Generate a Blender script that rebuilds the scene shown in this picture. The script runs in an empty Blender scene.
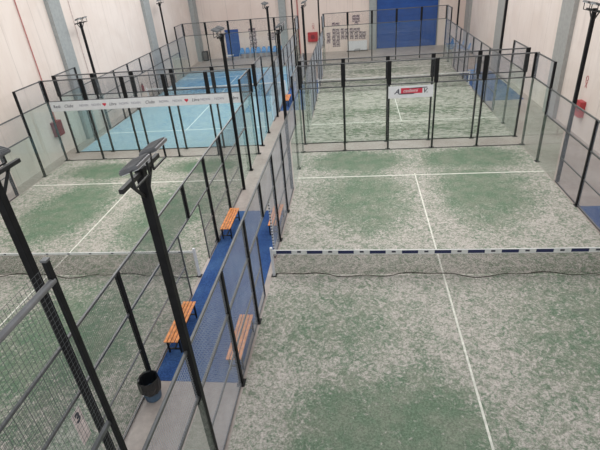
import bpy, bmesh, math, random
from mathutils import Vector, Matrix
random.seed(7)
SC = bpy.context.scene
COL = SC.collection
YN, YF = 0.0, 21.1            # net lines of the near and far row of courts
XA, XC = 0.0, -12.17          # left edge of the right-hand and left-hand courts

# ------------------------------------------------------------ materials
def newmat(name):
    m = bpy.data.materials.new(name); m.use_nodes = True
    nt = m.node_tree; nt.nodes.clear()
    out = nt.nodes.new('ShaderNodeOutputMaterial')
    return m, nt, out
def principled(nt, out, col, rough=.6, metal=0., spec=.5):
    b = nt.nodes.new('ShaderNodeBsdfPrincipled')
    if not hasattr(col, 'is_linked'): b.inputs['Base Color'].default_value = (*col, 1)
    b.inputs['Roughness'].default_value = rough; b.inputs['Metallic'].default_value = metal
    b.inputs['Specular IOR Level'].default_value = spec
    nt.links.new(b.outputs[0], out.inputs[0]); return b
def node(nt, t, **k):
    n = nt.nodes.new(t)
    for a, v in k.items(): setattr(n, a, v)
    return n
def mathn(nt, op, a, b=None, c=None, clamp=False):
    n = nt.nodes.new('ShaderNodeMath'); n.operation = op; n.use_clamp = clamp
    for i, v in enumerate((a, b, c)):
        if v is None: continue
        if isinstance(v, (int, float)): n.inputs[i].default_value = v
        else: nt.links.new(v, n.inputs[i])
    return n.outputs[0]
def mixc(nt, f, a, b):
    n = nt.nodes.new('ShaderNodeMix'); n.data_type = 'RGBA'
    for s, v in ((n.inputs[0], f), (n.inputs[6], a), (n.inputs[7], b)):
        if isinstance(v, tuple): s.default_value = (*v, 1)
        elif isinstance(v, (int, float)): s.default_value = v
        else: nt.links.new(v, s)
    return n.outputs[2]
def noise(nt, co, scale, detail=3, rough=.55, dist=0., sc=None):
    if sc:
        mp = nt.nodes.new('ShaderNodeMapping'); nt.links.new(co, mp.inputs[0]); mp.inputs['Scale'].default_value = sc; co = mp.outputs[0]
    n = nt.nodes.new('ShaderNodeTexNoise'); nt.links.new(co, n.inputs['Vector'])
    n.inputs['Scale'].default_value = scale; n.inputs['Detail'].default_value = detail
    n.inputs['Roughness'].default_value = rough; n.inputs['Distortion'].default_value = dist
    return n.outputs['Fac']
def smooth(nt, v, a, b, lo=0., hi=1.):
    n = nt.nodes.new('ShaderNodeMapRange'); n.interpolation_type = 'SMOOTHSTEP'
    nt.links.new(v, n.inputs[0])
    for i, x in ((1, a), (2, b), (3, lo), (4, hi)): n.inputs[i].default_value = x
    return n.outputs[0]
def objco(nt): return nt.nodes.new('ShaderNodeTexCoord').outputs['Object']

def plain(name, col, rough=.6, metal=0., spec=.5, var=.12, scale=6.):
    m, nt, out = newmat(name); b = principled(nt, out, col, rough, metal, spec)
    co = objco(nt); f = smooth(nt, noise(nt, co, scale, 4), .35, .65)
    c = mixc(nt, f, tuple(x*(1-var) for x in col), tuple(min(1, x*(1+var)) for x in col))
    nt.links.new(c, b.inputs['Base Color']); return m

def turf(name, sand, greens, blobs, base, contrast=1.9, grain=5.0, stretch=(1, 1, 1), fine_amt=.28):
    """sandy artificial grass: worn-in patches (blobs: x, y, rx, ry, amount) broken up by grain"""
    m, nt, out = newmat(name); b = principled(nt, out, sand, .95, 0, .1)
    co = objco(nt)
    warp = noise(nt, co, .55, 3)
    acc = None
    for (x, y, rx, ry, amt) in blobs:
        mp = nt.nodes.new('ShaderNodeMapping'); nt.links.new(co, mp.inputs[0])
        mp.inputs['Scale'].default_value = (1/rx, 1/ry, 0); mp.inputs['Location'].default_value = (-x/rx, -y/ry, 0)
        ln = nt.nodes.new('ShaderNodeVectorMath'); ln.operation = 'LENGTH'; nt.links.new(mp.outputs[0], ln.inputs[0])
        d = mathn(nt, 'MULTIPLY_ADD', warp, 1.2, ln.outputs['Value'])
        v = smooth(nt, d, .9, 1.95, amt, 0.)
        acc = v if acc is None else mathn(nt, 'MAXIMUM', acc, v)
    big = noise(nt, co, 1.1, 4, .6, .4)
    F = mathn(nt, 'MULTIPLY_ADD', big, .5, mathn(nt, 'ADD', acc, base - .25))
    g1 = noise(nt, co, grain, 5, .7, 1.6, stretch)
    g2 = noise(nt, co, grain*3.2, 3, .7, .8, stretch)
    g = mathn(nt, 'MULTIPLY_ADD', g2, .55, mathn(nt, 'MULTIPLY', g1, .75))
    t = mathn(nt, 'MULTIPLY_ADD', mathn(nt, 'SUBTRACT', g, .65), contrast*1.6, F)
    mask = smooth(nt, t, .1, .95)
    gn = mixc(nt, smooth(nt, noise(nt, co, 1.7, 3), .35, .65), greens[0], greens[1])
    c = mixc(nt, mask, sand, gn)
    fine = smooth(nt, noise(nt, co, 26, 3, .8), .3, .7, 1-fine_amt, 1+fine_amt)
    mul = nt.nodes.new('ShaderNodeVectorMath'); mul.operation = 'SCALE'; nt.links.new(c, mul.inputs[0]); nt.links.new(fine, mul.inputs['Scale'])
    nt.links.new(mul.outputs[0], b.inputs['Base Color'])
    bp = nt.nodes.new('ShaderNodeBump'); bp.inputs['Strength'].default_value = .35; bp.inputs['Distance'].default_value = .02
    nt.links.new(g, bp.inputs['Height']); nt.links.new(bp.outputs[0], b.inputs['Normal'])
    return m

def glassmat(name, tint):
    m, nt, out = newmat(name)
    tr = node(nt, 'ShaderNodeBsdfTransparent'); tr.inputs[0].default_value = (*tint, 1)
    gl = node(nt, 'ShaderNodeBsdfGlossy'); gl.inputs['Roughness'].default_value = .02; gl.inputs[0].default_value = (.9, .95, .93, 1)
    lw = node(nt, 'ShaderNodeLayerWeight'); lw.inputs[0].default_value = .5
    fr_o = mathn(nt, 'MULTIPLY_ADD', mathn(nt, 'POWER', lw.outputs['Facing'], 4), .5, .035)
    mx = node(nt, 'ShaderNodeMixShader')
    nt.links.new(fr_o, mx.inputs[0]); nt.links.new(tr.outputs[0], mx.inputs[1]); nt.links.new(gl.outputs[0], mx.inputs[2])
    # a film of dust scatters a little light
    df = node(nt, 'ShaderNodeBsdfDiffuse'); df.inputs[0].default_value = (.62, .68, .66, 1)
    m2 = node(nt, 'ShaderNodeMixShader'); m2.inputs[0].default_value = .014
    nt.links.new(mx.outputs[0], m2.inputs[1]); nt.links.new(df.outputs[0], m2.inputs[2])
    nt.links.new(m2.outputs[0], out.inputs[0]); return m

def wallmat(name, c1, c2, axis):
    m, nt, out = newmat(name); b = principled(nt, out, c1, .9, 0, .2)
    co = node(nt, 'ShaderNodeTexCoord').outputs['Object']
    f = smooth(nt, noise(nt, co, .35, 4, .6, .6), .3, .7)
    c = mixc(nt, f, c1, c2)
    # joints between the tall precast panels
    sx = node(nt, 'ShaderNodeSeparateXYZ'); nt.links.new(co, sx.inputs[0])
    fr = mathn(nt, 'FRACT', mathn(nt, 'MULTIPLY', sx.outputs[axis], 1/2.4))
    j = mathn(nt, 'LESS_THAN', fr, .012)
    c = mixc(nt, mathn(nt, 'MULTIPLY', j, .35), c, (.3, .25, .22))
    st = smooth(nt, noise(nt, co, 1.4, 5, .65, .3, (3, 3, .25)), .5, .75, 0, .22)
    c = mixc(nt, st, c, (.42, .36, .33))
    nt.links.new(c, b.inputs['Base Color']); return m

BL = [(-2.4, 8.6, 2.1, 1.2, .8), (2.5, 8.6, 2.3, 1.25, .85), (-2.3, 5.2, 1.8, 3.0, .5), (2.2, 5.4, 1.7, 2.6, .62),
      (-1.9, -5.6, 2.2, 2.0, .62), (3.3, -2.6, 2.2, 3.4, .3), (-3.2, -2.2, 2.2, 1.6, .22), (-3, -9, 2.4, 2., .3), (3.4, -7.6, 2., 2.4, .5)]
BC = [(-2.0, 8.4, 2.1, .95, .75), (2.7, 8.6, 1.7, .9, .7), (-1.9, 4.6, 1.7, 2.9, .6), (2.6, 4.0, 1.6, 3., .5),
      (-2.9, -2.8, 2.6, 2.2, .45), (2.0, -3.0, 2.4, 2.8, .45), (-.5, -7, 2.2, 1.8, .75)]
M = {}
M['turfA'] = turf('sandy_green_turf', (.49, .445, .41), ((.14, .195, .135), (.195, .225, .17)), BL, .47, 1.8, 5.)
M['turfC'] = turf('sandy_green_turf_left', (.48, .435, .395), ((.125, .19, .125), (.175, .215, .155)), BC, .47, 1.8, 5.)
M['turfB'] = turf('worn_olive_turf', (.43, .405, .36), ((.10, .135, .085), (.155, .175, .125)),
                  [(0, -5, 4.5, 1.2, .4), (0, -8.4, 4.6, 1.0, .35), (0, 6, 4, 1.2, .4), (0, 2.5, 4, .7, .3)], .34, 3.2, 2.2, (.6, 1.3, 1))
M['turfD'] = turf('blue_turf', (.29, .42, .48), ((.07, .21, .38), (.12, .29, .46)),
                  [(0, -4, 4.2, 4.5, .12), (0, 5, 5, 4.5, .65)], .22, 1.3, 3.)
def floormat():
    m, nt, out = newmat('concrete'); b = principled(nt, out, (.4, .36, .34), .45, 0, .4)
    co = objco(nt)
    f = smooth(nt, noise(nt, co, .5, 5, .6, .5), .3, .7)
    c = mixc(nt, f, (.35, .29, .26), (.45, .395, .36))
    s = smooth(nt, noise(nt, co, 7, 5, .7), .35, .7, .9, 1.08)
    mul = nt.nodes.new('ShaderNodeVectorMath'); mul.operation = 'SCALE'; nt.links.new(c, mul.inputs[0]); nt.links.new(s, mul.inputs['Scale'])
    nt.links.new(mul.outputs[0], b.inputs['Base Color']); return m
M['floor'] = floormat()
M['wallx'] = wallmat('cream_wall_side', (.70, .60, .545), (.77, .68, .63), 1)
M['wally'] = wallmat('cream_wall_back', (.72, .59, .53), (.78, .66, .60), 0)
M['grey'] = plain('grey_column', (.32, .335, .335), .7, var=.06)
M['greyw'] = plain('warm_grey_column', (.34, .335, .32), .7, var=.06)
M['black'] = plain('black_paint', (.012, .012, .013), .45, 0, .35, .2)
M['post'] = plain('black_post', (.009, .009, .010), .6, 0, .2, .2)
M['rail'] = plain('black_rail_sheen', (.075, .077, .08), .3, .0, .8, .2)  # black paint lightened to grey: skylight sheen on the rails put into the colour
M['thickrail'] = plain('grey_handrail', (.2, .2, .205), .4, .3, .5)
M['wire'] = plain('galvanised_wire', (.40, .42, .46), .5, .3, .5, .1, 2)
M['wiredark'] = plain('dark_wire', (.10, .105, .11), .5, .3, .5, .1, 2)
M['net'] = plain('net_cord', (.03, .022, .018), .9, 0, .1)
M['tape'] = plain('net_tape', (.74, .74, .72), .7, var=.06)
M['navy'] = plain('navy_print', (.022, .028, .09), .7)
M['ink'] = plain('dark_print', (.05, .05, .07), .7)
M['white'] = plain('white_vinyl', (.68, .68, .70), .5, var=.03)
M['line'] = plain('white_line', (.66, .65, .58), .9, var=.12, scale=9)
M['lineB'] = plain('pale_blue_line', (.62, .72, .75), .9, var=.1, scale=9)
M['lilac'] = plain('grey_print', (.25, .24, .30), .7)
M['red'] = plain('red_paint', (.42, .045, .05), .4)
M['maroon'] = plain('dark_red_paint', (.2, .03, .04), .45)
M['redprint'] = plain('red_print', (.55, .03, .06), .5)
M['orange'] = plain('orange_wood', (.74, .27, .075), .45, var=.2, scale=9)
M['bag'] = plain('black_bag', (.012, .013, .015), .3, 0, .7)
M['bin'] = plain('blue_grey_plastic', (.07, .12, .19), .5)
M['lens'] = plain('lamp_lens', (.75, .78, .8), .15, 0, .8, .02)
M['lamphead'] = plain('lamp_housing', (.12, .12, .125), .3, .3, .8)
M['bluedoor'] = plain('blue_door', (.010, .068, .29), .5, var=.08, scale=1.5)
M['bluechair'] = plain('blue_plastic', (.08, .26, .55), .4)
M['pinkwall'] = plain('pipe_red', (.45, .16, .15), .5)
M['paper'] = plain('paper', (.70, .60, .58), .8)
M['glass'] = glassmat('court_glass', (.92, .96, .95))
M['glassb'] = glassmat('court_glass_back', (.965, .982, .976))
def matmat():
    m, nt, out = newmat('blue_carpet'); b = principled(nt, out, (.03, .1, .35), .85, 0, .2)
    co = objco(nt)
    f = smooth(nt, noise(nt, co, 22, 3, .7), .3, .7); g = smooth(nt, noise(nt, co, .9, 4), .35, .7)
    c = mixc(nt, f, (.014, .042, .15), (.035, .095, .28)); c = mixc(nt, mathn(nt, 'MULTIPLY', g, .3), c, (.12, .24, .40))
    nt.links.new(c, b.inputs['Base Color']); return m
M['mat'] = matmat()
def postermat():
    m, nt, out = newmat('printed_poster'); b = principled(nt, out, (.6, .5, .5), .7, 0, .3)
    co = objco(nt)
    f = smooth(nt, noise(nt, co, 9, 3, .7, 1.), .47, .53)
    c = mixc(nt, f, (.10, .07, .09), (.55, .45, .44)); nt.links.new(c, b.inputs['Base Color']); return m
M['poster'] = postermat()

# ------------------------------------------------------------ mesh helpers
class MB:
    def __init__(s): s.v = []; s.f = []
    def box(s, x0, x1, y0, y1, z0, z1):
        n = len(s.v)
        s.v += [(x, y, z) for x in (x0, x1) for y in (y0, y1) for z in (z0, z1)]
        s.f += [tuple(n+i for i in q) for q in ((0, 1, 3, 2), (4, 6, 7, 5), (0, 4, 5, 1), (2, 3, 7, 6), (0, 2, 6, 4), (1, 5, 7, 3))]
        return s
    def bar(s, a, b, w, h=None):
        """square bar from a to b"""
        h = h or w; a = Vector(a); b = Vector(b); d = (b-a).normalized()
        up = Vector((0, 0, 1)) if abs(d.z) < .95 else Vector((0, 1, 0))
        r = d.cross(up).normalized(); u = r.cross(d)
        n = len(s.v)
        for p in (a, b):
            for i, j in ((-1, -1), (1, -1), (1, 1), (-1, 1)): s.v.append(tuple(p + r*(i*w/2) + u*(j*h/2)))
        s.f += [tuple(n+i for i in q) for q in ((0, 1, 5, 4), (1, 2, 6, 5), (2, 3, 7, 6), (3, 0, 4, 7), (3, 2, 1, 0), (4, 5, 6, 7))]
        return s
    def tube(s, a, b, r0, r1=None, n=12, caps=True):
        r1 = r0 if r1 is None else r1; a = Vector(a); b = Vector(b); d = (b-a).normalized()
        up = Vector((0, 0, 1)) if abs(d.z) < .95 else Vector((0, 1, 0))
        e = d.cross(up).normalized(); u = e.cross(d); k = len(s.v)
        for p, r in ((a, r0), (b, r1)):
            for i in range(n):
                t = 2*math.pi*i/n; s.v.append(tuple(p + e*(r*math.cos(t)) + u*(r*math.sin(t))))
        for i in range(n): s.f.append((k+i, k+(i+1) % n, k+n+(i+1) % n, k+n+i))
        if caps: s.f.append(tuple(k+i for i in range(n))[::-1]); s.f.append(tuple(k+n+i for i in range(n)))
        return s
    def lathe(s, prof, n=16, cx=0, cy=0, wob=None):
        k = len(s.v)
        for j, (r, z) in enumerate(prof):
            for i in range(n):
                t = 2*math.pi*i/n; rr = r*(1 + (wob(j, i) if wob else 0))
                s.v.append((cx+rr*math.cos(t), cy+rr*math.sin(t), z))
        for j in range(len(prof)-1):
            for i in range(n):
                a = k+j*n+i; b = k+j*n+(i+1) % n; s.f.append((a, b, b+n, a+n))
        s.f.append(tuple(k+i for i in range(n))[::-1]); s.f.append(tuple(k+(len(prof)-1)*n+i for i in range(n)))
        return s
    def mesh(s, name, mat, bev=0):
        me = bpy.data.meshes.new(name); me.from_pydata(s.v, [], s.f)
        bm = bmesh.new(); bm.from_mesh(me)
        if bev: bmesh.ops.bevel(bm, geom=list(bm.edges), offset=bev, segments=2, affect='EDGES', profile=.5)
        bmesh.ops.recalc_face_normals(bm, faces=bm.faces); bm.to_mesh(me); bm.free()
        me.materials.append(mat); return me
def link(name, me, parent=None, loc=(0, 0, 0), rz=0., label=None):
    o = bpy.data.objects.new(name, me); COL.objects.link(o); o.location = loc; o.rotation_euler = (0, 0, rz)
    if parent: o.parent = parent
    if label: o['label'] = label
    return o
def tag(o, label, cat, group=None, kind=None):
    o['label'] = label; o['category'] = cat
    if group: o['group'] = group
    if kind: o['kind'] = kind
    return o
def thing(name, label, cat, loc=(0, 0, 0), rz=0., group=None):
    o = bpy.data.objects.new(name, None); COL.objects.link(o); o.location = loc; o.rotation_euler = (0, 0, rz)
    o.empty_display_size = .2
    return tag(o, label, cat, group)
def struct(name, me, loc=(0, 0, 0), label=None):
    o = link(name, me, None, loc); o['kind'] = 'structure'
    if label: o['label'] = label
    return o
def copy_tree(root, loc, rz, label, group=None):
    r = root.copy(); COL.objects.link(r); r.location = loc; r.rotation_euler = (0, 0, rz); r['label'] = label
    if group: r['group'] = group
    for ch in list(root.children):
        c = ch.copy(); COL.objects.link(c); c.parent = r
        for g in list(ch.children):
            d = g.copy(); COL.objects.link(d); d.parent = c
    return r
def textmesh(name, body, size, mat, shear=0., ext=.002, bold=0.):
    cu = bpy.data.curves.new(name, 'FONT'); cu.body = body; cu.size = size; cu.extrude = ext; cu.shear = shear; cu.offset = bold
    cu.align_x = 'CENTER'; cu.align_y = 'CENTER'; cu.resolution_u = 3
    t = bpy.data.objects.new(name, cu); COL.objects.link(t)
    bpy.context.view_layer.update()
    dg = bpy.context.evaluated_depsgraph_get()
    me = bpy.data.meshes.new_from_object(t.evaluated_get(dg)); bpy.data.objects.remove(t)
    me.materials.clear(); me.materials.append(mat); return me
_c = {}
def cached(key, fn):
    if key not in _c: _c[key] = fn()
    return _c[key]

# ------------------------------------------------------------ the hall
WL, WR, WB = -12.85, 12.7, 36.9
struct('floor', MB().box(WL-.3, WR+.3, -14, WB+.3, -.2, 0).mesh('floor', M['floor']))
struct('wall_left', MB().box(WL-.3, WL, -14, WB+.3, 0, 11).mesh('wall_left', M['wallx']))
struct('wall_right', MB().box(WR, WR+.3, -14, WB+.3, 0, 11).mesh('wall_right', M['wallx']))
w = MB().box(WL, 4.66, WB, WB+.3, 0, 11).box(10.2, WR, WB, WB+.3, 0, 11).box(4.66, 10.2, WB, WB+.3, 5.6, 11)
struct('wall_back', w.mesh('wall_back', M['wally']))
d = MB()
for k in range(10): d.box(4.66, 10.2, WB+.10, WB+.16, k*.56+.012, (k+1)*.56-.012)
d.box(4.66, 10.2, WB+.13, WB+.18, 0, 5.6)
struct('door_1', d.mesh('door_1', M['bluedoor']), label='big blue sectional door in the back wall')
fr = MB().box(4.58, 4.66, WB-.05, WB+.1, 0, 5.6).box(10.2, 10.28, WB-.05, WB+.1, 0, 5.6)
struct('trim_1', fr.mesh('trim_1', M['grey']))
struct('door_2', MB().box(-10.05, -8.7, WB-.06, WB, .1, 2.62).mesh('door_2', M['bluedoor']), label='narrow blue door panel on the back wall')
for k, (x0, x1, y0, y1) in enumerate([(WR-.2, WR, 13.5, 14.9), (WR-.2, WR, 24.3, 25.9), (WR-.2, WR, 34.6, 36.2),
        (WL, WL+.22, 13.3, 14.35), (WL, WL+.22, 25.0, 26.1), (WL, WL+.4, 35.8, 36.9),
        (-4.5, -3.85, WB-.35, WB), (3.95, 4.55, WB-.3, WB)]):
    struct('trim_%d' % (k+2), MB().box(x0, x1, y0, y1, 0, 11).mesh('column', M['greyw' if x0 > 12 else 'grey']))
# conduits and pipes on the walls
def pipe(x, y, z0, z1, r, mat, label, cat='pipe'):
    o = link('wall_pipe', MB().tube((0, 0, z0), (0, 0, z1), r).mesh('wall_pipe', mat), None, (x, y, 0)); tag(o, label, cat)
pipe(WL+.05, 11.05, 1.75, 11, .025, M['pinkwall'], 'thin red pipe running up the left wall above the dark red hose cabinet')
pipe(WL+.03, 15.5, 0, 11, .02, M['paper'], 'thin pale conduit running up the left wall beside a grey column')
pipe(-2.75, WB-.05, 0, 11, .06, M['pinkwall'], 'red pipe running up the back wall between grey column and red cabinet')

# ------------------------------------------------------------ court surfaces and lines
def court(name, x0, yc, mat, lmat, label, lines=True):
    b = MB().box(-4.93, 4.93, -9.93, 9.93, 0, .012)
    if x0 == XA and yc == YN: b.v = [(x-.115 if (x < 0 and y < 0) else x, y, z) for x, y, z in b.v]
    o = link(name, b.mesh(name, mat), None, (x0+5, yc, 0)); tag(o, label, 'artificial turf')
    for n, b in (('service_line', (-4.93, 4.93, 6.91, 6.98)), ('service_line', (-4.93, 4.93, -6.98, -6.91)), ('center_line', (-.024-.09*(x0 == XA and yc == YN), .024-.09*(x0 == XA and yc == YN), -6.9, 7.12))):
        link(n, MB().box(*b, .012, .016).mesh(n, lmat), o)
    return o
court('court_turf', XA, YN, M['turfA'], M['line'], 'sand-strewn green artificial turf of the near right court')
court('court_turf', XC, YN, M['turfC'], M['line'], 'sand-strewn green artificial turf of the near left court')
court('court_turf', XA, YF, M['turfB'], M['line'], 'brownish worn green turf of the far right court')
court('court_turf', XC, YF, M['turfD'], M['lineB'], 'light blue artificial turf of the far left court')

# blue mats at the court entrances
def mat_(x0, x1, y0, y1, label):
    o = link('entrance_mat', MB().box(x0, x1, y0, y1, 0, .008).mesh('entrance_mat', M['mat'])); tag(o, label, 'mat', 'blue entrance mats')
mat_(-2.13, -.16, -4.0, 4.1, 'blue carpet mat between the two near courts, under the orange benches')
mat_(10.08, 12.2, -4, 3.95, 'blue mat outside the right fence of the near right court')
mat_(-2.13, -.03, 17.2, 25.0, 'blue mat in the gap between the blue court and the far right court')
mat_(10.08, 12.3, 17.3, 24.9, 'blue mat outside the right fence of the far right court')

# ------------------------------------------------------------ fence parts
def wiremesh(wd, ht, pitch=.05, t=.0034, key='wire'):
    def f():
        b = MB(); n = int(round(wd/pitch)); k = int(round(ht/pitch))
        for i in range(n+1): b.box(i*wd/n-t/2, i*wd/n+t/2, -t/2, t/2, 0, ht)
        for i in range(k+1): b.box(0, wd, t/2, t*1.5, i*ht/k-t/2, i*ht/k+t/2)
        return b.mesh('wire_mesh', M[key])
    return cached(('wm', round(wd, 3), round(ht, 3), key), f)
def glasspane(wd, ht, key='glass'):
    return cached(('gp', round(wd, 3), round(ht, 3), key), lambda: MB().box(.012, wd-.012, -.006, .006, 0.03, ht-.012).mesh('glass_pane', M[key]))
PW = .10
def postmesh(h, w=PW):
    return cached(('post', h, w), lambda: MB().box(-w/2, w/2, -w*.4, w*.4, 0, h).mesh('post', M['post'], .004))
def backpost(h):
    def f():
        return MB().box(-.038, .038, -.04, .04, 0, 2.98).box(-.085, .085, -.045, .045, 2.98, h).mesh('post', M['post'], .003)
    return cached(('bpost', h), f)
footm = MB().box(-.11, .11, -.09, .09, 0, .018).tube((-.08, .06, 0), (-.08, .06, .035), .014, n=6).tube((.08, .06, 0), (.08, .06, .035), .014, n=6).mesh('base_plate', M['black'])
clampm = MB().tube((0, -.02, 0), (0, .03, 0), .035, n=10).mesh('glass_clamp', M['black'])
capm = MB().box(-.032, .032, -.03, .03, 0, .02).mesh('post_cap', M['lamphead'], .004)
def railmesh(l, h=.05, w=.045, key='rail'):
    return cached(('rail', round(l, 3), h, w, key), lambda: MB().box(0, l, -w/2, w/2, -h/2, h/2).mesh('rail', M[key], .004))

def addpost(root, u, h, side, back=False, foot=True, clamps=()):
    # u: position along the fence (local x), glass lies on local +y side * side
    p = link('post', backpost(h) if back else postmesh(h, .055 if h == 6.0 else PW), root, (u, 0, 0))
    if foot: link('base_plate', footm, p, (0, 0, 0), 0 if side < 0 else math.pi)
    for z in clamps: link('glass_clamp', clampm, p, (0, side*.06, z))
    return p

def end_wall(x0, y, side, label, feet=True, key='glassb'):
    """glass end wall 10 m wide: 3 m of glass under 1 m of wire mesh; side = local y direction of the court"""
    r = thing('glass_end_wall', label, 'padel court wall', (x0, y, 0), 0, 'glass end walls of the padel courts')
    for k in range(6):
        addpost(r, 2*k, 4.0, side, True, feet, (.75, 1.5, 2.25))
        if k < 5:
            link('glass_pane', glasspane(2, 3, key), r, (2*k, side*.055, 0))
            link('wire_mesh', wiremesh(1.86, .96, key='wiredark'), r, (2*k+.07, 0, 3.02))
    for z in (3.0, 3.98): link('rail', railmesh(10), r, (0, 0, z))
    link('rail', cached('botrail', lambda: MB().box(0, 10, -.03, .03, 0, .03).mesh('rail', M['black'])), r, (0, side*.055, 0))
    return r

def side_fence(x, yc, side, label, tall_near=False, near=True, far=True, key='wire', dots=None):
    """fence along y; local x = world y, local +y = world -x; side = local y direction of its court"""
    r = thing('side_fence', label, 'padel court fence', (x, yc, 0), math.pi/2, 'side fences of the padel courts')
    lo = -10 if near else -6
    g = side*.055
    for u in (-8, -4, -2, 2, 4, 8):
        if u < lo: continue
        h = 4.0 if abs(u) == 8 else 3.0
        if tall_near and u == -8: h = 6.0
        pp = addpost(r, u, h, side)
        if h == 6.0: pp.location.y = -.02
    st = link('post', cached('stub', lambda: MB().box(-PW/2, PW/2, -.04, .04, 2, 3).mesh('post', M['post'], .004)), r, (0, 0, 0), label='short post above the doorway')
    for s in (-1, 1):
        # solid glass next to the end wall
        a, b = sorted((s*8, s*10)); link('glass_pane', glasspane(2, 3), r, (a, g, 0))
        if not (tall_near and s < 0): link('wire_mesh', wiremesh(2, .98, key=key), r, (a, 0, 3.0))
        a, b = sorted((s*6, s*8)); link('glass_pane', glasspane(2, 2), r, (a, g, 0)); link('wire_mesh', wiremesh(2, 1, key=key), r, (a, 0, 2.0))
        for z in (2.0, 3.0): link('rail', railmesh(2), r, (a, 0, z))
        a = min(s*8, s*10)
        for z in ((3.0, 3.98)): link('rail', railmesh(2), r, (a, 0, z))
        # all mesh towards the net
        for c in (2, 4):
            a = min(s*c, s*(c+2)); link('wire_mesh', wiremesh(2, 3, key=key), r, (a, 0, .02))
        a = min(s*.95, s*2); link('wire_mesh', wiremesh(1.05, 1.95, key=key), r, (a, 0, .02)); link('wire_mesh', wiremesh(1.05, 1.0, key=key), r, (a, 0, 2.0))
        a0 = min(0, s*.95)
        link('wire_mesh', wiremesh(.95, 1.0, key=key), r, (a0, 0, 2.0))
        for z in (.03, 1.0):
            a = min(s*.95, s*6); link('rail', railmesh(5.05, .035, .035), r, (a, 0, z))
        # flat jamb of the doorway with the wire ends showing
        j = MB().box(-.012, .012, -.02, .02, 0, 2)
        link('door_jamb', j.mesh('door_jamb', M['rail']), r, (s*.95, 0, 0))
        jd = MB(); pr = [(-.008, .02)]
        for q in range(19): z = .08+q*.1; pr += [(-.008, z), (-.026, z), (-.026, z+.04), (-.008, z+.04)]
        pr += [(-.008, 1.98), (.008, 1.98)]
        for q in range(18, -1, -1): z = .08+q*.1; pr += [(.008, z+.04), (.026, z+.04), (.026, z), (.008, z)]
        pr += [(.008, .02)]
        m_ = len(pr); jd.v = [(a_, -.024, b_) for a_, b_ in pr]+[(a_, .024, b_) for a_, b_ in pr]
        jd.f = [tuple(range(m_)), tuple(range(m_, 2*m_))]+[(i, (i+1) % m_, m_+(i+1) % m_, m_+i) for i in range(m_)]
        if dots and dots[0 if s < 0 else 1]:
            link('jamb_tab', jd.mesh('jamb_tab', M[dots[0 if s < 0 else 1]]), r, (s*.95, 0, 0), label='row of small tabs up the doorway edge')
    link('rail', railmesh(12), r, (-6, 0, 3.0)); link('rail', railmesh(12), r, (-6, 0, 2.0))
    if tall_near:
        link('wire_mesh', wiremesh(2, 2.95, t=.0022, key='wiredark'), r, (-10, 0, 3.0))
        link('handrail', MB().tube((-10, -.02, 5.8), (-8, -.02, 5.8), .032).mesh('handrail', M['thickrail']), r, label='thick round grey rail')
        link('wire_mesh', wiremesh(2, .05, key=key), r, (-10, 0, 5.95)) if False else None
        link('post_cap', capm, r, (-8, -.02, 6.0))
    return r

end_wall(XA, 10, -1, 'glass end wall of the near right court, with the white red and black sign', key='glassb')
end_wall(XC, 10, -1, 'glass end wall of the near left court, with the long white banner', key='glassb')
end_wall(XA, 11.1, 1, 'nearer glass end wall of the far right court, just behind the wall with the sign')
end_wall(XC, 11.1, 1, 'nearer glass end wall of the blue court, just behind the wall with the banner')
end_wall(XA, 31.1, -1, 'farthest glass end wall of the far right court, in front of the big blue door', False)
end_wall(XC, 31.1, -1, 'farthest glass end wall of the blue court, in front of the narrow blue door', False)
lf = side_fence(0, YN, -1, 'left fence of the near right court, between the blue mat and its turf', True, dots=('ink', 'white'))
lf.location = (-.06, 0, 0); lf.rotation_euler.z = math.pi/2-.0062   # it is not quite square to the end wall
side_fence(10, YN, 1, 'right fence of the near right court, beside the blue mat at the photo edge')
side_fence(XC+10, YN, 1, 'right fence of the near left court, with the litter bin and benches behind it', key='wiredark', dots=(None, None))
side_fence(XC, YN, -1, 'left fence of the near left court, close to the left wall')
side_fence(0, YF, -1, 'left fence of the far right court, seen edge-on beyond the sign wall')
side_fence(10, YF, 1, 'right fence of the far right court, beside the far blue mat')
side_fence(XC+10, YF, 1, 'right fence of the blue court, beside the gap with the far mat')
side_fence(XC, YF, -1, 'left fence of the blue court, along the left wall')

# ------------------------------------------------------------ light poles
def make_pole():
    r = thing('floodlight_pole', 'x', 'light pole', (0, 0, 0), 0, 'floodlight poles beside the courts')
    link('pole', MB().box(-.055, .055, -.055, .055, 0, 6.0).mesh('pole', M['post'], .006), r)
    link('crossarm', MB().box(-.028, .028, -.56, .56, 5.91, 5.966).mesh('crossarm', M['black'], .004), r)
    for s in (-1, 1):
        link('brace', MB().bar((0, s*.05, 5.62), (0, s*.34, 5.93), .03).mesh('brace', M['black']), r)
        # housing: a finned flat head leaning towards the court, on a U bracket
        f = link('floodlight', MB().box(-.125, .125, -.19, .19, -.025, .018).mesh('floodlight', M['lamphead'], .008), r, (.1, s*.28, 6.15))
        f.rotation_euler = (0, -.33, 0)
        fins = MB()
        for q in range(9): fins.box(-.11, .11, -.175+q*.042, -.165+q*.042, .017, .035)
        link('heat_sink', fins.mesh('heat_sink', M['thickrail']), f)
        link('lens', MB().box(-.11, .11, -.175, .175, -.033, -.025).mesh('lens', M['lens']), f, label='pale glass lens')
        br = MB().box(.03, .05, -.22, -.2, -.2, 0).box(.03, .05, .2, .22, -.2, 0).box(.03, .05, -.22, .22, -.22, -.2)
        b2 = link('bracket', br.mesh('bracket', M['black']), f); b2.rotation_euler = (0, .33, 0)
    return r
P0 = make_pole()
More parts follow.
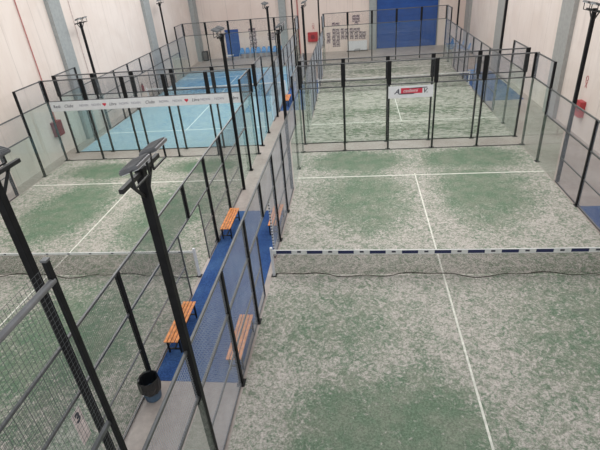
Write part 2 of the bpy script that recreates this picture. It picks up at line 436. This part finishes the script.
poles = [(0, -6, 0, 'thick black floodlight pole in the foreground, its two flat heads over the left court'),
         (XC+10, -6, math.pi, 'black floodlight pole at the left photo edge, crossing the near mesh'),
         (0, 6, 0, 'black floodlight pole at the left fence of the near right court, beyond its net'),
         (XC+10, 6, math.pi, 'black floodlight pole with two round-looking bright heads, in front of the banner end'),
         (10, 6, math.pi, 'black floodlight pole at the right photo edge beside the red cabinet'),
         (10, -6, math.pi, 'black floodlight pole at the near end of the right fence'),
         (XC, 6, 0, 'black floodlight pole at the left fence of the near left court'),
         (XC, YF-6, 0, 'slim floodlight pole against the left wall, nearer of the two beside the blue court'),
         (XC, YF+6, 0, 'slim floodlight pole against the left wall, farther of the two beside the blue court'),
         (XC+10, YF-5.1, math.pi, 'slim floodlight pole at the right fence of the blue court, left of the gap'),
         (XC+10, YF+6, math.pi, 'slim distant floodlight pole at the right fence of the blue court near its far end'),
         (0, YF-6, 0, 'slim floodlight pole at the left fence of the far right court'),
         (0, YF+6, 0, 'slim distant floodlight pole at the left fence of the far right court near the posters'),
         (10, YF-5.6, math.pi, 'slim floodlight pole at the right fence of the far right court'),
         (10, YF+6, math.pi, 'slim distant floodlight pole at the far end of the right fence near blue chairs')]
for k, (x, y, rz, lb) in enumerate(poles):
    if (x, y) == (10, -6): continue
    x += {0: -.09, XC+10: .09, 10: .09, XC: -.09}[x]
    if k == 0: P0.location = (x, y, 0); P0['label'] = lb
    else: copy_tree(P0, (x, y, 0), rz, lb)

# posts standing in for lamp poles where no pole is in view
# ------------------------------------------------------------ nets
def net(x0, y, label, marks):
    r = thing('court_net', label, 'net', (x0, y, 0), 0, 'padel court nets')
    def f():
        b = MB(); t = .0042
        for i in range(1, 353): b.box(.06+i*.028-t/2, .06+i*.028+t/2, -t/2, t/2, .05, .86)
        for k in range(26): b.box(.05, 9.95, -t/2, t/2, .06+k*.03-t/2, .06+k*.03+t/2)
        return b.mesh('netting', M['net'])
    link('netting', cached('netting', f), r)
    th = .14 if marks == 'blocks' else .07
    def tape():
        b = MB(); n = 20
        for i in range(n):
            z0 = .9-.03*math.sin(math.pi*i/n); z1 = .9-.03*math.sin(math.pi*(i+1)/n); k = len(b.v)
            for (xx, zz) in ((.05+9.9*i/n, z0), (.05+9.9*(i+1)/n, z1)):
                b.v += [(xx, -.012, zz-th), (xx, .012, zz-th), (xx, .012, zz), (xx, -.012, zz)]
            b.f += [(k, k+1, k+5, k+4), (k+1, k+2, k+6, k+5), (k+2, k+3, k+7, k+6), (k+3, k, k+4, k+7)]
            if i == 0: b.f.append((k, k+3, k+2, k+1))
            if i == n-1: b.f.append((k+4, k+5, k+6, k+7))
        return b.mesh('tape', M['tape'])
    tp = link('tape', cached(('tape', th), tape), r, label='white tape along the top of the net')
    def hem():
        b = MB(); n = 60; rr = random.Random(3)
        ys = [.09*math.sin(i*.31)+.05*math.sin(i*.83+1)+.01*rr.uniform(-1, 1) for i in range(n+1)]
        for i in range(n):
            x = .05+9.9*i/n; b.bar((x, ys[i], .03+.012*math.sin(i*.5)), (x+9.9/n+.01, ys[i+1], .03+.012*math.sin(i*.5+.5)), .012, .014)
        return b.mesh('bottom_cord', M['net'])
    link('bottom_cord', cached('hem', hem), r)
    for x, s in ((.0, 1), (10., -1)):
        p = link('net_post', MB().box(-.035, .035, -.035, .035, 0, .98).mesh('net_post', M['white'], .005), r, (x+s*.06, 0, 0), label='white steel net post')
        link('base_plate', MB().box(-.08, .08, -.08, .08, 0, .02).mesh('base_plate', M['black']), p)
    if marks == 'blocks':
        blk = MB().box(-.22, .22, -.016, .016, -.075, .025).mesh('printed_block', M['navy'])
        lg = MB().box(-.055, .055, -.016, .016, -.045, .012).mesh('printed_logo', M['ink'])
        
        for k in range(11):
            xx = .42+k*.882; zz = .86-.03*math.sin(math.pi*xx/10)
            o = link('printed_block', blk, tp, (xx, 0, zz), label='dark navy printed block')
            if xx+.44 < 9.9: link('printed_logo', lg, tp, (xx+.44, 0, zz), label='small dark printed mark')
    elif marks:
        lg = MB().box(-.04, .04, -.014, .014, -.035, .0).mesh('printed_logo', M['ink'])
        for k in range(14): link('printed_logo', lg, tp, (.4+k*.7, 0, .885-.03*math.sin(math.pi*(.4+k*.7)/10)), label='small dark printed mark')
net(XA, YN, 'net of the near right court, white tape with navy printed blocks', 'blocks')
net(XC, YN, 'net of the near left court, plain white tape with tiny dark marks', 'dots')
net(XA, YF, 'distant net of the far right court', None)
net(XC, YF, 'distant net of the blue court', None)

# ------------------------------------------------------------ benches
def make_bench():
    r = thing('bench', 'x', 'bench', (0, 0, 0), 0, 'orange slatted benches on the blue mat')
    for k in range(4):
        y = -.135+k*.09
        link('slat', MB().box(-.75, .75, y-.036, y+.036, .425, .45).mesh('slat', M['orange'], .006), r)
    for s in (-1, 1):
        f = MB().box(-.02, .02, -.17, -.13, 0, .4).box(-.02, .02, .13, .17, 0, .4).box(-.02, .02, -.17, .17, .39, .425).box(-.02, .02, -.17, .17, .1, .13)
        link('leg', f.mesh('leg', M['black'], .003), r, (s*.62, 0, 0))
    link('stretcher', MB().box(-.62, .62, -.015, .015, .11, .14).mesh('stretcher', M['black']), r)
    return r
B0 = make_bench()
bs = [(-1.9, -2.5, 'orange slatted bench with black legs beside the left fence, nearest the bin'),
      (-1.86, 2.75, 'orange slatted bench beside the left fence, beyond the doorway'),
      (-.27, -3.0, 'orange slatted bench seen through mesh at the right near end of the mat'),
      (-.27, 2.95, 'orange slatted bench behind the mesh, right-hand side beyond the net end')]
for k, (x, y, lb) in enumerate(bs):
    if k == 0: B0.location = (x, y, .008); B0.rotation_euler = (0, 0, math.pi/2); B0['label'] = lb
    else: copy_tree(B0, (x, y, .008), math.pi/2, lb)
copy_tree(B0, (-1.8, 18.6, .008), math.pi/2, 'distant orange slatted bench on the far blue mat in the court gap')

# ------------------------------------------------------------ litter bin
r = thing('litter_bin', 'blue-grey litter bin lined with a black bag, at the foot of a fence post', 'bin', (-1.95, -4.45, 0))
link('bucket', MB().lathe([(.15, 0), (.17, .02), (.19, .22), (.192, .26)], 24).mesh('bucket', M['bin']), r)
rb = random.Random(5); W = [[rb.uniform(-.07, .07) for i in range(24)] for j in range(9)]
bag = MB().lathe([(.205, .24), (.225, .30), (.235, .42), (.225, .56), (.21, .60), (.19, .57), (.175, .42), (.15, .26), (.05, .22)], 24, wob=lambda j, i: W[j][i])
link('bin_bag', bag.mesh('bin_bag', M['bag']), r, label='black plastic bag folded over the rim')

# ------------------------------------------------------------ writing on the court walls
sign = thing('wall_sign', 'white sign with red band and black letters on the near right glass wall', 'sign', (4.93, 9.91, 2.68))
link('panel', MB().box(-.96, .96, -.006, .006, -.28, .24).mesh('panel', M['white']), sign)
link('red_band', MB().bar((-.42, -.008, .03), (.5, -.008, .03), .004, .24).mesh('red_band', M['redprint']), sign, label='red band across the sign')
link('stripe', MB().bar((-.5, -.011, -.10), (.15, -.011, -.10), .004, .04).mesh('stripe', M['ink']), sign)
link('stripe', MB().bar((-.05, -.011, .13), (.7, -.011, .15), .004, .035).mesh('stripe', M['ink']), sign)
def text(body, size, mat, parent, loc, shear=0., bold=0., name='lettering'):
    o = link(name, cached(('t', body, size, mat, shear), lambda: textmesh(name, body, size, M[mat], shear, .002, bold)), parent, loc); o.rotation_euler = (math.pi/2, 0, 0); return o
text('A', .30, 'ink', sign, (-.6, -.012, 0), .4, .006)
text('cademi', .22, 'white', sign, (-.02, -.014, .03), .3)
text('V.', .26, 'ink', sign, (.62, -.012, 0), .3, .006)

ban = thing('banner', 'long white banner with small sponsor names hung across the near left glass wall', 'banner', (XC, 9.91, 2.78))
link('sheet', MB().box(.15, 9.6, -.004, .004, -.23, .23).mesh('sheet', M['white']), ban)
heart = MB()
pts = []
for i in range(20):
    t = 2*math.pi*i/20; pts.append((16*math.sin(t)**3/170, (13*math.cos(t)-5*math.cos(2*t)-2*math.cos(3*t)-math.cos(4*t))/170))
n0 = len(heart.v); heart.v += [(x, -.007, z) for x, z in pts]; heart.v += [(x, -.003, z) for x, z in pts]
heart.f.append(tuple(range(20))); heart.f += [(i, (i+1) % 20, 20+(i+1) % 20, 20+i) for i in range(20)]
hm = heart.mesh('heart_mark', M['redprint'])
for px, tx in ((57, 'Redi'), (68, 'Clubs'), (83, 'NOXN'), (95, 'NOXN'), (103, '*'), (111, 'Lbra'), (122, 'NOXN'), (134, 'NOXN'), (147.5, 'Clubs'),
               (161.5, 'NOXN'), (175, 'NOXN'), (184, '*'), (193, 'Lbra'), (203, 'NOXN'), (217, 'NOXN'), (232, 'Lbra')):
    xx = (px-48)/(249.5-48); xx = 10*xx*(1+.08*(1-xx))
    if tx == '*': link('heart_mark', hm, ban, (xx, 0, 0), label='small red heart mark')
    else: text(tx, .20 if tx != 'NOXN' else .15, 'ink' if tx != 'NOXN' else 'lilac', ban, (xx, -.008, 0), .4 if tx in ('Clubs', 'Lbra') else 0)

cs = thing('court_number_sign', 'small pale sign with a black number three on the near left fence', 'sign', (XC+10.06, -6.35, 1.72))
link('panel', MB().box(-.006, .006, -.12, .12, -.5, .2).mesh('panel', M['paper']), cs)
o = link('lettering', textmesh('lettering', '3', .26, M['ink'], 0, .002, .01), cs, (.009, 0, .05)); o.rotation_euler = (math.pi/2, 0, math.pi/2)

# ------------------------------------------------------------ cabinets on the walls
def cabinet(loc, rz, w, h, dpt, mat, label):
    r = thing('fire_hose_cabinet', label, 'fire cabinet', loc, rz, 'fire hose cabinets')
    link('body', MB().box(-w/2, w/2, -dpt, 0, 0, h).mesh('body', M[mat], .01), r)
    dr = link('door', MB().box(-w/2+.04, w/2-.04, -dpt-.012, -dpt, .04, h-.04).mesh('door', M[mat], .004), r)
    link('viewing_window', MB().tube((0, -dpt-.016, h*.5), (0, -dpt-.012, h*.5), w*.22, n=20).mesh('viewing_window', M['maroon']), dr, label='round darker window')
    link('handle', MB().box(w*.3, w*.34, -dpt-.03, -dpt-.012, h*.4, h*.6).mesh('handle', M['lamphead']), dr)
cabinet((WL, 10.9, 1.05), math.pi/2, .62, .75, .25, 'maroon', 'dark red hose cabinet on the left wall behind the glass')
cabinet((WR, 10.95, .9), -math.pi/2, .5, .7, .22, 'red', 'red hose cabinet on the right wall beside the tall pole')
cabinet((-1.43, WB, 1.05), 0, .95, .85, .25, 'red', 'red hose cabinet on the distant back wall')
for (loc, rz, lb) in (((WR-.01, 11.1, 2.45), -math.pi/2, 'small red printed marking on the right wall above the red cabinet'),
                      ((-1.35, WB-.01, 2.45), 0, 'small red printed marking on the back wall above the red cabinet')):
    s = thing('wall_marking', lb, 'marking', loc, rz)
    mk = MB()
    n = 16
    for k in range(n):
        a, b = 2*math.pi*k/n, 2*math.pi*(k+1)/n
        mk.bar((.1*math.cos(a), 0, .1+.1*math.sin(a)), (.1*math.cos(b), 0, .1+.1*math.sin(b)), .004, .03)
    mk.bar((-.12, 0, -.02), (.1, 0, -.3), .004, .035).bar((.1, 0, -.02), (-.08, 0, -.3), .004, .035)
    link('printed_symbol', mk.mesh('printed_symbol', M['red']), s)
e = thing('fire_extinguisher', 'small dark red extinguisher on the left wall beside the blue court', 'fire extinguisher', (WL+.14, 21.8, .55))
link('cylinder', MB().lathe([(.07, 0), (.09, .02), (.09, .42), (.05, .5), (.03, .52)], 16).mesh('cylinder', M['maroon']), e)
link('valve', MB().box(-.03, .03, -.06, .03, .52, .6).mesh('valve', M['black']), e)
sp = thing('loudspeaker', 'small black box standing at the foot of the back wall left corner', 'box', (-12.1, WB-.75, 0))
link('body', MB().box(-.25, .25, -.2, .2, 0, .9).mesh('body', M['black'], .02), sp)
link('grille', MB().box(-.2, .2, -.212, -.2, .08, .82).mesh('grille', M['lamphead']), sp)

# ------------------------------------------------------------ blue chairs by the back wall and behind the far right court
def make_chair():
    r = thing('plastic_chair', 'blue plastic chair', 'chair', (0, 0, 0), 0, 'blue plastic chairs')
    link('seat', MB().box(-.23, .23, -.22, .22, .42, .46).mesh('seat', M['bluechair'], .01), r)
    b = MB(); n = 6
    for k in range(n):
        z0 = .48+k*.07; z1 = z0+.07; y0 = .2+.02*k; k0 = len(b.v)
        wv = .23-.004*k*k
        for (z, y) in ((z0, y0), (z1, y0+.02)): b.v += [(-wv, y, z), (wv, y, z), (wv, y+.02, z), (-wv, y+.02, z)]
        b.f += [(k0, k0+1, k0+5, k0+4), (k0+1, k0+2, k0+6, k0+5), (k0+2, k0+3, k0+7, k0+6), (k0+3, k0, k0+4, k0+7), (k0, k0+3, k0+2, k0+1), (k0+4, k0+5, k0+6, k0+7)]
    link('backrest', b.mesh('backrest', M['bluechair']), r)
    for sx in (-1, 1):
        for sy in (-1, 1): link('leg', MB().tube((sx*.2, sy*.19, .43), (sx*.24, sy*.23, 0), .018, n=8).mesh('leg', M['white']), r)
    return r
C0 = make_chair()
row = [(-8.5+.55*k, WB-.5, 0) for k in range(8)]
for k, (x, y, a) in enumerate(row):
    lb = 'blue plastic chair in the row along the back wall behind the blue court'
    if k == 0: C0.location = (x, y, 0); C0['label'] = lb; C0['group'] = 'blue chairs along the back wall'
    else: copy_tree(C0, (x, y, 0), a, lb, 'blue chairs along the back wall')
for k, (x, y) in enumerate([(10.75, 32.4), (10.85, 33.4), (11.0, 34.5), (11.5, 32.3), (11.7, 33.3), (11.9, 31.6), (11.6, 34.6)]):
    copy_tree(C0, (x, y, 0), -math.pi/2+.15*(k % 3-1), 'blue plastic chair in the cluster behind the far right corner', 'blue chairs behind the far right corner')
for k, (x, y) in enumerate([(10.6, 23.4), (10.6, 22.6)]):
    copy_tree(C0, (x, y, .008), -math.pi/2, ('blue plastic chair on the far mat, farther of the two', 'blue plastic chair on the far mat, nearer of the two')[k], 'blue chairs on the far mat')
t = thing('side_table', 'small white table beside the narrow blue door at the back', 'table', (-9.7, WB-1.3, 0))
link('tabletop', MB().box(-.5, .5, -.35, .35, .42, .46).mesh('tabletop', M['white'], .008), t)
for sx in (-1, 1):
    for sy in (-1, 1): link('leg', MB().tube((sx*.42, sy*.28, 0), (sx*.42, sy*.28, .43), .02, n=8).mesh('leg', M['black']), t)
wb = thing('display_board', 'low white board on a black stand in front of the back wall posters', 'board', (2.8, WB-.8, 0))
link('board', MB().box(-.92, .92, -.02, .02, .12, .98).mesh('board', M['white'], .005), wb)
link('bottom_rail', MB().box(-1.0, 1.0, -.05, .03, .06, .12).mesh('bottom_rail', M['black']), wb)
link('hoop_frame', MB().box(-.25, .25, -.3, -.26, .24, .28).box(-.25, -.21, -.3, -.26, 0, .28).box(.21, .25, -.3, -.26, 0, .28).box(-.25, -.21, -.3, 0, .07, .1).box(.21, .25, -.3, 0, .07, .1).mesh('hoop_frame', M['black']), wb)

# posters on the back wall
rp = random.Random(11)
def unpx(cx, cy):   # measured positions, metres on the wall
    u = cx; return -0.36 + (cx-45)*.0108 + (cy-180)*.0004, 3.05-(cy-50)*.0091 - (cx-250)*.0003
spots = []
for y, xs in ((55, (320, 352)), (85, (320, 352)), (115, (337,)), (120, (135, 170)), (180, (135, 168, 208, 245, 288, 322, 350)),
              (215, (85, 135, 170, 210, 250, 290, 330, 368, 400)), (252, (85, 130, 170, 210, 245, 290, 330, 368, 395)), (288, (80, 130, 165)), (325, (130, 165))):
    for x in xs: spots.append(unpx(x, y))
pm = [MB().box(-.19, .19, -.012, 0, -.15, .15).mesh('poster', M['poster']), MB().box(-.16, .16, -.012, 0, -.17, .17).mesh('poster', M['poster'])]
for k, (x, z) in enumerate(spots):
    o = link('poster', pm[k % 2], None, (x, WB, z)); tag(o, 'small printed picture in the cluster on the back wall left of the blue door', 'poster', 'small pictures on the back wall')
for k in range(12):
    o = link('poster', pm[k % 2], None, (-7.5+.36*(k % 2)+.05*(k//2 % 2), WB, 2.45-.34*(k//2)))
    tag(o, 'small printed picture in the column right of the narrow blue door', 'poster', 'pictures right of the narrow blue door')
for k in range(4):
    o = link('poster', pm[k % 2], None, (-5.65+.36*(k % 2), WB, 1.95-.36*(k//2)))
    tag(o, 'small printed picture in the group of four beside the grey back column', 'poster', 'four pictures beside the grey column')

# ------------------------------------------------------------ light, camera
wd = bpy.data.worlds.new('hall_daylight'); SC.world = wd; wd.use_nodes = True
bg = wd.node_tree.nodes['Background']; bg.inputs[0].default_value = (.93, .97, 1.0, 1); bg.inputs[1].default_value = .85
for k, (x, y) in enumerate([(-7, 7), (5, 7), (-7, 22), (5, 22)]):
    l = bpy.data.lights.new('skylight', 'AREA'); l.shape = 'RECTANGLE'; l.size = 4; l.size_y = 14; l.energy = 800; l.color = (1, .98, .95)
    o = bpy.data.objects.new('skylight', l); COL.objects.link(o); o.location = (x, y, 10.9)

cam = bpy.data.cameras.new('camera'); co = bpy.data.objects.new('camera', cam); COL.objects.link(co)
cx, cy, cz, yaw, pit, roll, f = 2.5055, -10.9904, 8.0276, -.1405, .5173, -.0859, 464.7352
fw = Vector((math.sin(yaw)*math.cos(pit), math.cos(yaw)*math.cos(pit), -math.sin(pit)))
rt = Vector((math.cos(yaw), -math.sin(yaw), 0)); up = rt.cross(fw)
R = rt*math.cos(roll) + up*math.sin(roll); U = -rt*math.sin(roll) + up*math.cos(roll)
mt = Matrix((R, U, -fw)).transposed().to_4x4(); mt.translation = Vector((cx, cy, cz))
co.matrix_world = mt
cam.sensor_width = 36; cam.lens = f*36/600; cam.clip_start = .05; cam.clip_end = 200
SC.camera = co
vs = SC.view_settings; vs.view_transform = 'Standard'; vs.look = 'None'; vs.gamma = 1; vs.use_curve_mapping = False; vs.exposure = 0.0
SC.cycles.transparent_max_bounces = 32; SC.cycles.max_bounces = 8; SC.cycles.use_denoising = True
